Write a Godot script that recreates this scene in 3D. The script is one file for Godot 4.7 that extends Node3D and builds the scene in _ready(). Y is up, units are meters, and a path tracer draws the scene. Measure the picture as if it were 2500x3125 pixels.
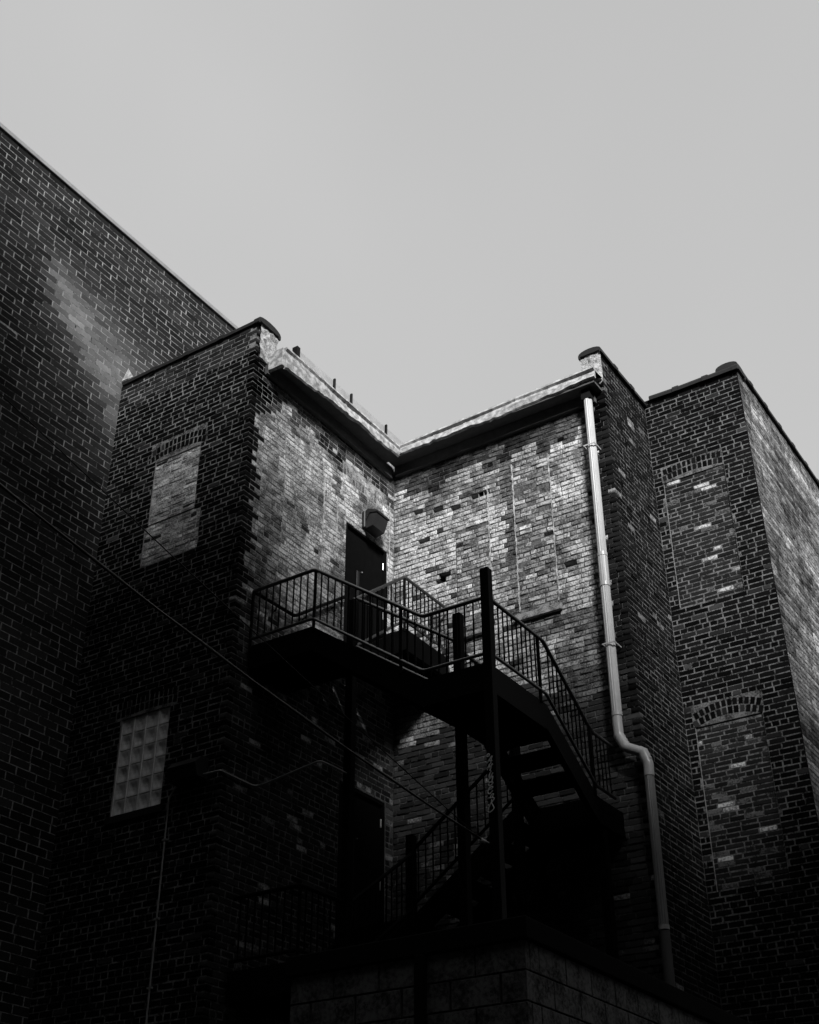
extends Node3D
# A blackened brick yard seen from below: sawtooth brick walls, a black steel outside stair, a white downpipe.
# Plan axes: a runs away to the right (x), b runs away to the left (-z); heights h are above the eye, 1.6 m over the ground.

const EYE := 1.6
const A1 := 10.07
const B1 := 9.0
const A2 := 13.42
const B3 := 5.466
const A4 := 14.92
const B5 := 4.01
const B0 := 11.51
const NX := Vector3(-1, 0, 0)      # walls that face the viewer's left
const NZ := Vector3(0, 0, 1)       # walls that face the viewer's right
const UB := Vector3(0, 0, 1)       # along -b
const UA := Vector3(1, 0, 0)       # along +a

var rng := RandomNumberGenerator.new()
var n_coarse := FastNoiseLite.new()
var n_mid := FastNoiseLite.new()
var n_fine := FastNoiseLite.new()
var cam: Camera3D
var M := {}
var taken := {}
var collected: Array = []          # bricks of the building being laid
var base_of := {}

func P(a: float, h: float, b: float) -> Vector3:
	return Vector3(a, h + EYE, -b)

# ------------------------------------------------------------------ mesh building
class MB:
	var v := PackedVector3Array()
	var n := PackedVector3Array()
	var c := PackedColorArray()
	var ix := PackedInt32Array()
	var colored := false

	func quad(a: Vector3, b: Vector3, cc: Vector3, d: Vector3, col := Color.WHITE) -> void:   # counter-clockwise seen from outside
		var nn := (b - a).cross(cc - a)
		if nn.length_squared() < 1e-14:
			nn = (cc - a).cross(d - a)
		nn = nn.normalized()
		var s := v.size()
		v.append_array([a, b, cc, d])
		n.append_array([nn, nn, nn, nn])
		c.append_array([col, col, col, col])
		ix.append_array([s, s + 2, s + 1, s, s + 3, s + 2])

	func tri(a: Vector3, b: Vector3, cc: Vector3) -> void:
		var nn := (b - a).cross(cc - a).normalized()
		var s := v.size()
		v.append_array([a, b, cc])
		n.append_array([nn, nn, nn])
		c.append_array([Color.WHITE, Color.WHITE, Color.WHITE])
		ix.append_array([s, s + 2, s + 1])

	# box in its own axes: centre, three half-axis vectors (right-handed x, y, z)
	func obox(o: Vector3, x: Vector3, y: Vector3, z: Vector3, bevel := 0.0) -> void:
		if bevel <= 0.0:
			quad(o - x - y + z, o + x - y + z, o + x + y + z, o - x + y + z)
			quad(o + x - y - z, o - x - y - z, o - x + y - z, o + x + y - z)
			quad(o + x - y + z, o + x - y - z, o + x + y - z, o + x + y + z)
			quad(o - x - y - z, o - x - y + z, o - x + y + z, o - x + y - z)
			quad(o - x + y + z, o + x + y + z, o + x + y - z, o - x + y - z)
			quad(o - x - y - z, o + x - y - z, o + x - y + z, o - x - y + z)
			return
		var bx := x * (1.0 - bevel / x.length())
		var by := y * (1.0 - bevel / y.length())
		var bz := z * (1.0 - bevel / z.length())
		var ax := [[x, by, bz, bx, y, z], [y, bz, bx, by, z, x], [z, bx, by, bz, x, y]]
		for t in ax:
			var X: Vector3 = t[0]
			var Y: Vector3 = t[1]
			var Z: Vector3 = t[2]
			var Xi: Vector3 = t[3]
			var Yo: Vector3 = t[4]
			for s in [1.0, -1.0]:
				quad(o + X * s - Y - Z * s, o + X * s + Y - Z * s, o + X * s + Y + Z * s, o + X * s - Y + Z * s)
			for s1 in [1.0, -1.0]:
				for s2 in [1.0, -1.0]:
					var p1: Vector3 = o + X * s1 + Y * s2
					var p2: Vector3 = o + Xi * s1 + Yo * s2
					if s1 * s2 > 0:
						quad(p1 - Z, p2 - Z, p2 + Z, p1 + Z)
					else:
						quad(p1 + Z, p2 + Z, p2 - Z, p1 - Z)
		for sx in [1.0, -1.0]:
			for sy in [1.0, -1.0]:
				for sz in [1.0, -1.0]:
					var q1: Vector3 = o + x * sx + by * sy + bz * sz
					var q2: Vector3 = o + bx * sx + y * sy + bz * sz
					var q3: Vector3 = o + bx * sx + by * sy + z * sz
					if sx * sy * sz > 0:
						tri(q1, q2, q3)
					else:
						tri(q1, q3, q2)

	func box(lo: Vector3, hi: Vector3, bevel := 0.0) -> void:
		var h := (hi - lo) * 0.5
		obox((lo + hi) * 0.5, Vector3(h.x, 0, 0), Vector3(0, h.y, 0), Vector3(0, 0, h.z), bevel)

	# round tube along a line of points
	func tube(pts: Array, r: float, sides := 10, caps := true, radii: Array = [], flute := 0.0) -> void:
		var m := pts.size()
		var t0: Vector3 = (pts[1] - pts[0]).normalized()
		var up := Vector3.UP if absf(t0.y) < 0.9 else Vector3.RIGHT
		var x := t0.cross(up).normalized()
		var s := v.size()
		for i in m:
			var t: Vector3
			if i == 0:
				t = t0
			elif i == m - 1:
				t = (pts[i] - pts[i - 1]).normalized()
			else:
				t = ((pts[i] - pts[i - 1]).normalized() + (pts[i + 1] - pts[i]).normalized()).normalized()
			x = (x - t * x.dot(t)).normalized()
			var y := t.cross(x)
			var rr: float = r if radii.is_empty() else radii[i]
			for k in sides:
				var an := TAU * k / sides
				var d := x * cos(an) + y * sin(an)
				v.append(pts[i] + d * (rr * (1.0 - (flute if k % 2 == 1 else 0.0))))
				n.append(d)
				c.append(Color.WHITE)
		for i in m - 1:
			for k in sides:
				var a := s + i * sides + k
				var b := s + i * sides + (k + 1) % sides
				ix.append_array([a, a + sides, b, b, a + sides, b + sides])
		if caps:
			for e in [0, m - 1]:
				var ctr := v.size()
				var tt: Vector3 = (pts[0] - pts[1]).normalized() if e == 0 else (pts[m - 1] - pts[m - 2]).normalized()
				v.append(pts[e]); n.append(tt); c.append(Color.WHITE)
				for k in sides:
					v.append(v[s + e * sides + k]); n.append(tt); c.append(Color.WHITE)
				for k in sides:
					if e == 0:
						ix.append_array([ctr, ctr + 1 + k, ctr + 1 + (k + 1) % sides])
					else:
						ix.append_array([ctr, ctr + 1 + (k + 1) % sides, ctr + 1 + k])

	# fluted pipe: ribs with flat faces
	func ribbed(p: Vector3, q: Vector3, r: float, ribs: int, depth: float) -> void:
		var t := (q - p).normalized()
		var x := t.cross(Vector3.RIGHT).normalized()
		var y := t.cross(x)
		var m := ribs * 3
		var ring: Array = []
		for k in m:
			var an := TAU * k / m
			ring.append((x * cos(an) + y * sin(an)) * (r - (depth if k % 3 == 2 else 0.0)))
		for k in m:
			var d1: Vector3 = ring[k]
			var d2: Vector3 = ring[(k + 1) % m]
			if (d2 - d1).cross(q - p).dot(d1) > 0.0:
				quad(p + d1, p + d2, q + d2, q + d1)
			else:
				quad(p + d2, p + d1, q + d1, q + d2)
			tri(p, p + d2, p + d1)
			tri(q, q + d1, q + d2)

	# closed outline (side, up) swept from p to q with vertical ends; side is a horizontal direction
	func sweep(outline: PackedVector2Array, p: Vector3, q: Vector3, side: Vector3) -> void:
		var m := outline.size()
		var dir := (q - p)
		var flip := side.cross(Vector3.UP).dot(dir) > 0.0
		if Geometry2D.is_polygon_clockwise(outline):
			outline.reverse()
		for i in m:
			var o1 := outline[i]
			var o2 := outline[(i + 1) % m]
			var d1 := side * o1.x + Vector3.UP * o1.y
			var d2 := side * o2.x + Vector3.UP * o2.y
			if flip:
				quad(p + d1, p + d2, q + d2, q + d1) if true else null
			else:
				quad(p + d2, p + d1, q + d1, q + d2)
		var tr := Geometry2D.triangulate_polygon(outline)
		for i in range(0, tr.size(), 3):
			var e: Array = []
			for k in 3:
				e.append(side * outline[tr[i + k]].x + Vector3.UP * outline[tr[i + k]].y)
			for end in 2:
				var o: Vector3 = p if end == 0 else q
				var out: Vector3 = -dir if end == 0 else dir
				var nn: Vector3 = (e[1] - e[0]).cross(e[2] - e[0])
				if nn.dot(out) > 0:
					tri(o + e[0], o + e[1], o + e[2])
				else:
					tri(o + e[0], o + e[2], o + e[1])

	func mesh(m: Material) -> ArrayMesh:
		var arr := []
		arr.resize(Mesh.ARRAY_MAX)
		arr[Mesh.ARRAY_VERTEX] = v
		arr[Mesh.ARRAY_NORMAL] = n
		if colored:
			arr[Mesh.ARRAY_COLOR] = c
		arr[Mesh.ARRAY_INDEX] = ix
		var am := ArrayMesh.new()
		am.add_surface_from_arrays(Mesh.PRIMITIVE_TRIANGLES, arr)
		am.surface_set_material(0, m)
		return am

# ------------------------------------------------------------------ objects
func numbered(called: String) -> String:
	var k: int = taken.get(called, 0)
	taken[called] = k + 1
	return called if k == 0 else "%s_%03d" % [called, k]

func thing(called: String, label: String, category: String, base: Vector3, group := "") -> Node3D:
	var o := Node3D.new()
	o.name = numbered(called)
	add_child(o)
	o.position = base
	o.set_meta("label", label)
	o.set_meta("category", category)
	if group != "":
		o.set_meta("group", group)
	return o

func put(called: String, mesh: Mesh, parent: Node3D, label := "") -> MeshInstance3D:   # meshes are in world places
	var o := MeshInstance3D.new()
	o.name = called
	o.mesh = mesh
	parent.add_child(o, true)
	if parent.get_parent() == self:
		o.position = -parent.position
	if label != "":
		o.set_meta("label", label)
	return o

func part(called: String, mb: MB, m: Material, parent: Node3D, label := "") -> MeshInstance3D:
	return put(called, mb.mesh(m), parent, label)

func struct(called: String, mb: MB, m: Material) -> MeshInstance3D:
	var o := MeshInstance3D.new()
	o.name = called
	o.mesh = mb.mesh(m)
	o.set_meta("kind", "structure")
	add_child(o, true)
	return o

# ------------------------------------------------------------------ materials
func grey(x: float) -> Color:
	return Color(x, x, x).linear_to_srgb()

func tex(kind: String, sd: int, lo: float, hi: float) -> ImageTexture:
	var s := 512
	var f1 := FastNoiseLite.new(); f1.seed = sd; f1.frequency = 0.012; f1.fractal_octaves = 5
	var f2 := FastNoiseLite.new(); f2.seed = sd + 7; f2.frequency = 0.07; f2.fractal_octaves = 3
	var f3 := FastNoiseLite.new(); f3.seed = sd + 13; f3.frequency = 0.22; f3.fractal_octaves = 2
	var d1 := f1.get_seamless_image(s, s).get_data()
	var d2 := f2.get_seamless_image(s, s).get_data()
	var d3 := f3.get_seamless_image(s, s).get_data()
	var lut := PackedByteArray()
	for i in 256:
		lut.append(int(clampf(Color(lo + (hi - lo) * i / 255.0, 0, 0).linear_to_srgb().r, 0.0, 1.0) * 255.0))
	var out := PackedByteArray()
	out.resize(s * s * 3)
	for i in s * s:
		var x := d1[i] / 255.0
		var y := d2[i] / 255.0
		var z := d3[i] / 255.0
		var r: float
		match kind:
			"blotch":
				r = smoothstep(0.25, 0.8, x * 0.45 + y * 0.4 + z * 0.25)
			"flake":
				r = smoothstep(0.36, 0.64, x * 0.4 + y * 0.45 + z * 0.15)
			"streak":
				r = smoothstep(0.3, 0.75, x * 0.6 + y * 0.25 + z * 0.15)
			_:
				r = clampf(x * 0.4 + y * 0.3 + z * 0.4 - 0.05, 0.0, 1.0)
		var g := lut[int(clampf(r, 0.0, 1.0) * 255.0)]
		out[i * 3] = g
		out[i * 3 + 1] = g
		out[i * 3 + 2] = g
	return ImageTexture.create_from_image(Image.create_from_data(s, s, false, Image.FORMAT_RGB8, out))

func mat(called: String, albedo: float, rough: float, spec: float, t: Texture2D = null, scale := Vector3.ONE, relief := 0.0, vertex := false, metal := 0.0) -> StandardMaterial3D:
	var m := StandardMaterial3D.new()
	m.resource_name = called
	m.albedo_color = grey(albedo)
	m.roughness = rough
	m.metallic_specular = spec
	m.metallic = metal
	if t != null:
		m.albedo_texture = t
		m.uv1_triplanar = true
		m.uv1_world_triplanar = true
		m.uv1_scale = scale
		if relief > 0.0:
			m.heightmap_enabled = true
			m.heightmap_texture = t
			m.heightmap_scale = relief
	m.vertex_color_use_as_albedo = vertex
	M[called] = m
	return m

func make_materials() -> void:
	var t_fine := tex("fine", 11, 0.45, 1.0)
	var t_blotch := tex("blotch", 23, 0.16, 1.0)
	var t_flake := tex("flake", 41, 0.30, 1.0)
	var t_gap := tex("blotch", 71, 0.05, 1.0)
	var t_streak := tex("streak", 57, 0.35, 1.0)
	mat("brick_dark", 1.0, 0.95, 0.12, t_fine, Vector3.ONE * 0.9, 0.25, true)
	mat("brick_pale", 1.0, 0.95, 0.12, t_flake, Vector3.ONE * 0.75, 0.5, true)
	mat("mortar_pier", 0.17, 0.98, 0.1, t_gap, Vector3.ONE * 0.7, 0.3)
	mat("mortar_far", 0.17, 0.98, 0.1, t_gap, Vector3.ONE * 0.7, 0.3)
	mat("mortar_flank", 0.17, 0.98, 0.1, t_gap, Vector3.ONE * 0.7, 0.3)
	mat("mortar_dark", 0.26, 0.98, 0.1, t_gap, Vector3.ONE * 0.7, 0.3)
	mat("mortar_back", 0.14, 0.98, 0.1, t_blotch, Vector3.ONE * 0.8, 0.4)
	mat("mortar_smear", 0.55, 0.98, 0.1, t_blotch, Vector3.ONE * 0.9, 0.4)
	mat("mortar_pale", 0.34, 0.98, 0.1, t_blotch, Vector3.ONE * 0.8, 0.4)
	mat("mortar_tall", 0.32, 0.98, 0.1, t_gap, Vector3.ONE * 0.45, 0.2)
	mat("hollow", 0.22, 1.0, 0.1)
	mat("inner_slab", 0.25, 1.0, 0.1)
	mat("steel_black", 0.004, 0.5, 0.12)
	mat("rail_black", 0.16, 0.28, 0.5, null, Vector3.ONE, 0.0, false, 0.85)
	mat("floor_plate", 0.006, 0.7, 0.12)
	mat("door_black", 0.008, 0.7, 0.06, t_fine, Vector3.ONE)
	mat("bright_steel", 0.55, 0.3, 0.5, null, Vector3.ONE, 0.0, false, 0.6)
	mat("gutter_white", 0.55, 0.7, 0.3, t_streak, Vector3(1.1, 1.5, 1.1), 0.5)
	mat("soffit", 0.13, 0.95, 0.1, t_fine, Vector3.ONE)
	mat("flashing", 0.42, 0.55, 0.35, t_fine, Vector3.ONE * 0.4)
	mat("plaster_white", 0.5, 0.9, 0.2, t_flake, Vector3.ONE * 1.1, 0.6)
	mat("clay_coping", 0.02, 0.55, 0.35, t_fine, Vector3.ONE)
	mat("coping_metal", 0.32, 0.5, 0.4, t_fine, Vector3.ONE * 0.5)
	mat("downpipe_white", 0.6, 0.3, 0.5, t_fine, Vector3(2.0, 0.25, 2.0))
	mat("pipe_dark", 0.1, 0.4, 0.4)
	mat("galvanised", 0.5, 0.3, 0.5, t_fine, Vector3(2.0, 0.3, 2.0), 0.0, false, 0.5)
	mat("glass_block", 0.95, 0.16, 0.6, t_fine, Vector3.ONE * 3.0, 0.2)
	mat("block_joint", 0.9, 0.9, 0.2, t_fine, Vector3.ONE)
	mat("lamp_black", 0.012, 0.5, 0.4)
	mat("lamp_lens", 0.02, 0.35, 0.5, t_fine, Vector3.ONE * 2.0)
	mat("conduit_grey", 0.35, 0.4, 0.5, null, Vector3.ONE, 0.0, false, 0.4)
	mat("cable_black", 0.006, 0.5, 0.2)
	mat("porcelain", 0.6, 0.3, 0.5)
	mat("paint_marker", 0.9, 0.6, 0.3)
	mat("concrete_block", 0.19, 0.95, 0.15, t_blotch, Vector3.ONE * 0.6, 0.3)
	mat("concrete_joint", 0.12, 0.98, 0.1, t_fine, Vector3.ONE)
	mat("tar_black", 0.012, 0.9, 0.05)
	mat("sill_stone", 0.34, 0.95, 0.15, t_blotch, Vector3.ONE * 1.2, 0.5)
	mat("asphalt", 0.025, 0.95, 0.15, t_fine, Vector3.ONE * 0.5, 0.6)
	mat("plain_dark_brick", 0.03, 0.95, 0.12, t_fine, Vector3.ONE * 0.5)
	mat("window_dark", 0.02, 0.15, 0.5)

# ------------------------------------------------------------------ brick laying
# a worn brick: centre of its face, axes along the wall (x), up (y), out (z), half width, half height, depth
func lay(mb: MB, b: Dictionary) -> void:
	var o: Vector3 = b.o
	var x: Vector3 = b.x
	var y: Vector3 = b.y
	var z: Vector3 = b.z
	var w: float = b.w
	var h: float = b.h
	var d: float = b.d
	var col: Color = b.col
	var r := RandomNumberGenerator.new()
	r.seed = b.seed
	var ch: float = minf(b.chamfer, h * 0.45)
	var s := mb.v.size()
	var sx := [-1.0, 1.0, 1.0, -1.0]
	var sy := [-1.0, -1.0, 1.0, 1.0]
	var j: float = b.jit
	for k in 4:
		mb.v.append(o + x * (sx[k] * (w - ch * r.randf_range(0.8, 1.6))) + y * (sy[k] * (h - ch * r.randf_range(0.8, 1.3))) + z * r.randf_range(-j, j))
		mb.n.append(z)
		mb.c.append(col)
	for k in 4:
		mb.v.append(o + x * (sx[k] * (w - j * r.randf())) + y * (sy[k] * (h - j * 0.6 * r.randf())) - z * ch)
		mb.n.append((z + x * sx[k] * 0.8 + y * sy[k] * 0.8).normalized())
		mb.c.append(col)
	for k in 4:
		mb.v.append(o + x * (sx[k] * w) + y * (sy[k] * h) - z * d)
		mb.n.append((x * sx[k] + y * sy[k]).normalized())
		mb.c.append(col)
	mb.ix.append_array([s, s + 2, s + 1, s, s + 3, s + 2])
	for ring in 2:
		for k in 4:
			var k2 := (k + 1) % 4
			var i0 := s + ring * 4 + k
			var i1 := s + ring * 4 + k2
			var o0 := i0 + 4
			var o1 := i1 + 4
			# outside ring: i0 -> i1 is the inner edge
			mb.ix.append_array([i0, i1, o0, i1, o1, o0])

func tone(style: String, u: float, y: float, wp: Vector3) -> Dictionary:
	var r := rng.randf()
	var v := 0.0
	var pale := false
	var big := n_coarse.get_noise_3dv(wp)
	var mid := n_mid.get_noise_3dv(wp)
	match style:
		"dark":
			v = 0.008 * rng.randf_range(0.6, 1.6)
			if r < 0.05:
				v = rng.randf_range(0.03, 0.06)
			elif r < 0.013:
				v = 0.25
			if y > 11.2 and wp.x < 12.0:
				v = 0.035 * rng.randf_range(0.4, 1.4)
			elif mid > 0.42:
				v *= 2.2
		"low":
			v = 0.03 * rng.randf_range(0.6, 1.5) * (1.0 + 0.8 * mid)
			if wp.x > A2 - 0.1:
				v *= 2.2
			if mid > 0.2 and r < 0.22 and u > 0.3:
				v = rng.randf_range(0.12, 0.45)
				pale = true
		"flank":
			v = 0.012 * rng.randf_range(0.6, 1.6)
			if mid > 0.3 and r < 0.1:
				v = rng.randf_range(0.1, 0.3)
				pale = true
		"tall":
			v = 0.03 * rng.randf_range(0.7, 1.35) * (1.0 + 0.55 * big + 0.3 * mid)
			# reflected glow painted as lighter bricks: a streak and cloud beside the old building
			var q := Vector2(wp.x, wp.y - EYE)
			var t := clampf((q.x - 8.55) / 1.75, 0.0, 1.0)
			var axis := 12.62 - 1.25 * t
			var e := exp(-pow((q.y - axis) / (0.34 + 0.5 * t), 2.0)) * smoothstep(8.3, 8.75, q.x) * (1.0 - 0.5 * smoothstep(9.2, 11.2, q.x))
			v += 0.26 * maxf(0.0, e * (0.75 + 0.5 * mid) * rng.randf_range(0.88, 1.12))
		"door", "back", "door_infill":
			pale = true
			var k := 0.5 + 0.85 * big + 0.8 * mid + rng.randf_range(-0.08, 0.08)
			var along := wp.x if style != "back" else -wp.z
			if style == "back":
				# a strip of mortar smeared over the joint of an old opening, and the bare brick beside it
				if absf(along - 7.3) < 0.13 + 0.05 * mid and y > 8.6:
					k += 0.45
				elif absf(along - 7.08) < 0.09 and y > 8.2:
					k -= 0.35
			v = lerpf(0.13, 0.68, clampf(k, 0.0, 1.0))
			if r < 0.015:
				v = rng.randf_range(0.04, 0.1)
			elif r > 0.985:
				v = 0.72
			# water stains run down from leaks in the gutter
			if style != "back" and ((absf(along - 12.03) < 0.055 and y > 9.75 + 0.3 * rng.randf()) or (absf(along - 10.5) < 0.06 and y > 9.9 + 0.5 * rng.randf())):
				v *= 0.25
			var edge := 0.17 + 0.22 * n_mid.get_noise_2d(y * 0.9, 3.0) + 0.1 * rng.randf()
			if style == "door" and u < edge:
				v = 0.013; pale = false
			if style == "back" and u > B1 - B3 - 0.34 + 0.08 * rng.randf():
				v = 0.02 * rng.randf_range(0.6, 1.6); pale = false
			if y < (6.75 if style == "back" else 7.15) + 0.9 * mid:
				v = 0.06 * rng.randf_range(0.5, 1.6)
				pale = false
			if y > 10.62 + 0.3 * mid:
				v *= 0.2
		"far":
			pale = true
			v = lerpf(0.08, 0.42, clampf(0.5 + 0.8 * big + 0.5 * mid + rng.randf_range(-0.15, 0.15), 0.0, 1.0)) * (0.45 + 0.75 * absf(n_fine.get_noise_1d(round(y / 0.075) * 211.0)) * 2.2)
		"patch", "patch_pale":
			pale = true
			v = rng.randf_range(0.22, 0.4) * (1.0 + 0.7 * mid)
			if r < 0.035:
				v = 0.8
			elif r < 0.15:
				v = 0.5
			elif r > 0.975:
				v = 0.03
			if style == "patch_pale":
				v = minf(0.9, v * 1.5)
		"patch_dim":
			v = 0.026 * rng.randf_range(0.65, 1.3)
			if r < 0.03:
				v = 0.55
				pale = true
			elif r < 0.17:
				v = 0.11
				pale = true
	return {v = v, pale = pale}

func put_brick(w: Dictionary, u: float, y: float, hw: float, hh: float, depth: float, turn := 0.0) -> void:
	var ud: Vector3 = w.u
	var nd: Vector3 = w.n
	var o: Vector3 = w.o + ud * u + Vector3(0, y + EYE, 0) + nd * (w.off + rng.randf_range(-1.0, 1.0) * w.rough)
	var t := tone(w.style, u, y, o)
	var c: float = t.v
	var x := ud
	var yy := Vector3.UP
	if turn != 0.0:
		x = ud * cos(turn) + Vector3.UP * sin(turn)
		yy = Vector3.UP * cos(turn) - ud * sin(turn)
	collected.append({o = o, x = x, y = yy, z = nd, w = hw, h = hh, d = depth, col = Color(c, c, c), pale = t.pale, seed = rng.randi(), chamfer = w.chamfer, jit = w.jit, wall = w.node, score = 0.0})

func in_hole(w: Dictionary, u: float, y: float) -> int:
	for i in w.holes.size():
		var h: Rect2 = w.holes[i]
		if h.has_point(Vector2(u, y)):
			return i
	return -1

# w: o, u, n (axes), U (length), h0, h1, holes [Rect2 in (u, h)], style, course, long, joint, convex0, convex1, off, rough, chamfer, jit
func lay_wall(w: Dictionary) -> void:
	var k0 := int(floor((w.h0 + 2.0) / w.course))
	var k := k0
	while true:
		var y0: float = -2.0 + k * w.course
		var y1: float = y0 + w.course - w.joint
		if y1 > w.h1 + 0.001:
			break
		if y0 < w.h0 - 0.001:
			k += 1
			continue
		var headers: bool = w.bond > 0 and k % int(w.bond) == 0
		var u: float = 0.0
		var first_depth := 0.07
		if w.plain0:
			u = 0.045
		elif w.convex0:
			if k % 2 == 1:
				first_depth = 0.1
			else:
				u = 0.1 + w.joint
		var ue: float = w.U
		if w.convex1 and k % 2 == 1 and not w.plain1:
			ue = w.U - 0.1 - w.joint
		var first := true
		while u < ue - 0.02:
			var L: float = (w.long if not headers else w.long * 0.5) - w.vjoint
			L *= 1.0 + rng.randf_range(-1.0, 1.0) * w.irregular
			if not headers and rng.randf() < 0.06 * w.irregular * 10.0:
				L = w.long * 0.5 - w.vjoint
			if first and not w.convex0:
				L *= [0.5, 1.0, 0.75, 0.3][k % 4] if w.bond > 0 else [1.0, 0.5][k % 2]
			elif first and w.convex0 and k % 2 == 1 and not headers:
				L = w.long - w.vjoint
			var u1: float = minf(u + L, ue)
			if ue - u1 < 0.05:
				u1 = ue
			# trim against the openings
			var a := u
			var b := u1
			var skip := false
			for h: Rect2 in w.holes:
				if y0 + 0.03 > h.position.y and y0 + 0.03 < h.end.y:
					if a >= h.position.x - 0.001 and b <= h.end.x + 0.001:
						skip = true
					elif a < h.position.x and b > h.position.x and b <= h.end.x:
						b = h.position.x - 0.004
					elif a >= h.position.x and a < h.end.x and b > h.end.x:
						a = h.end.x + 0.004
					elif a < h.position.x and b > h.end.x:
						b = h.position.x - 0.004
			if not skip and b - a > 0.025:
				var depth := first_depth if first else 0.07
				if w.plain1 and u1 >= w.U - 0.001:
					depth = 0.036
				elif w.convex1 and u1 >= w.U - 0.001 and k % 2 == 0:
					depth = 0.1
				put_brick(w, (a + b) * 0.5, (y0 + y1) * 0.5 + rng.randf_range(-1, 1) * w.rough * 0.5, (b - a) * 0.5, (y1 - y0) * 0.5, depth)
			u = u1 + w.vjoint * rng.randf_range(0.7, 1.3)
			first = false
		k += 1

# the mortar face of a wall with its openings, and the slab behind it; bricks stand proud of it
func mortar(w: Dictionary, called: String, m: Material, parent: Node3D, deep := 0.3, inset := 0.006) -> MeshInstance3D:
	var us := [0.0, w.U]
	var hs := [w.h0, w.h1]
	for h: Rect2 in w.holes:
		us.append_array([clampf(h.position.x, 0, w.U), clampf(h.end.x, 0, w.U)])
		hs.append_array([clampf(h.position.y, w.h0, w.h1), clampf(h.end.y, w.h0, w.h1)])
	us.sort()
	hs.sort()
	var mb := MB.new()
	var f := func(u: float, h: float, d: float) -> Vector3:
		return w.o + w.u * u + Vector3(0, h + EYE, 0) + w.n * (w.off - d)
	var cut_end: float = inset if w.convex1 else 0.0
	var cut_start: float = inset if w.convex0 else 0.0
	for i in us.size() - 1:
		if us[i + 1] - us[i] < 0.0005:
			continue
		for k in hs.size() - 1:
			if hs[k + 1] - hs[k] < 0.0005:
				continue
			var um: float = (us[i] + us[i + 1]) * 0.5
			var hm: float = (hs[k] + hs[k + 1]) * 0.5
			var hi := in_hole(w, um, hm)
			if hi >= 0 and w.depths[hi] > 0.0:
				continue
			var ua: float = maxf(us[i], cut_start)
			var ub: float = minf(us[i + 1], w.U - cut_end)
			if not w.convex0 and us[i] <= 0.0 and w.off == 0.0:
				ua = -0.05
			if not w.convex1 and us[i + 1] >= w.U and w.off == 0.0:
				ub = w.U + 0.05
			mb.quad(f.call(ua, hs[k], inset), f.call(ub, hs[k], inset), f.call(ub, hs[k + 1], inset), f.call(ua, hs[k + 1], inset))
	# the sides of the openings, each a piece of its own
	var reveals: Array = []
	for i in w.holes.size():
		var h: Rect2 = w.holes[i]
		var dd: float = w.depths[i]
		if dd <= 0.0:
			continue
		var rv := MB.new()
		reveals.append(rv)
		var p := [Vector2(h.position.x, h.position.y), Vector2(h.end.x, h.position.y), Vector2(h.end.x, h.end.y), Vector2(h.position.x, h.end.y)]
		for e in 4:
			var q1: Vector2 = p[e]
			var q2: Vector2 = p[(e + 1) % 4]
			rv.quad(f.call(q1.x, q1.y, inset), f.call(q2.x, q2.y, inset), f.call(q2.x, q2.y, dd), f.call(q1.x, q1.y, dd))
		if w.backs[i]:
			rv.quad(f.call(p[0].x, p[0].y, dd), f.call(p[1].x, p[1].y, dd), f.call(p[2].x, p[2].y, dd), f.call(p[3].x, p[3].y, dd))
	var o := part(called, mb, m, parent)
	w.node = o
	for rv: MB in reveals:
		part("reveal", rv, M.hollow, o)
	# the wall's thickness, behind the deepest opening
	if deep > 0.0:
		var s := MB.new()
		var p0: Vector3 = f.call(-0.3 if not w.convex0 else 0.27, w.h0, 0.26)
		var p1: Vector3 = f.call(w.U - (0.27 if w.convex1 else -0.3), w.h1 - 0.01, 0.26 + deep)
		s.box(Vector3(minf(p0.x, p1.x), p0.y, minf(p0.z, p1.z)), Vector3(maxf(p0.x, p1.x), p1.y, maxf(p0.z, p1.z)))
		part("wall_core", s, M.inner_slab, o)
	return o

func spec(o: Vector3, u: Vector3, n: Vector3, U: float, h0: float, h1: float, style: String) -> Dictionary:
	return {o = o, u = u, n = n, U = U, h0 = h0, h1 = h1, style = style, holes = [], depths = [], backs = [], course = 0.075, long = 0.212, joint = 0.012, vjoint = 0.012, bond = 7, convex0 = false, convex1 = false, plain0 = false, plain1 = false, off = 0.0, rough = 0.003, chamfer = 0.007, jit = 0.003, irregular = 0.06, node = null}

func hole(w: Dictionary, u0: float, u1: float, h0: float, h1: float, depth := 0.0, back := false) -> void:
	w.holes.append(Rect2(u0, h0, u1 - u0, h1 - h0))
	w.depths.append(depth)
	w.backs.append(back)

# one ring of bricks on end over an opening
func arch(w: Dictionary, u0: float, u1: float, h0: float, rise: float, rows: int, mb_parent: Dictionary) -> void:
	for row in rows:
		var n := int((u1 - u0) / 0.074)
		for i in n:
			var t := (i + 0.5) / n * 2.0 - 1.0
			var u := lerpf(u0, u1, (i + 0.5) / n)
			var lift := rise * (1.0 - t * t)
			put_brick(mb_parent, u - t * 0.014 * row, h0 + lift + 0.05 + row * 0.108, 0.031, 0.048, 0.07, -t * 2.0 * rise / ((u1 - u0) * 0.5) * 0.8)

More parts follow.
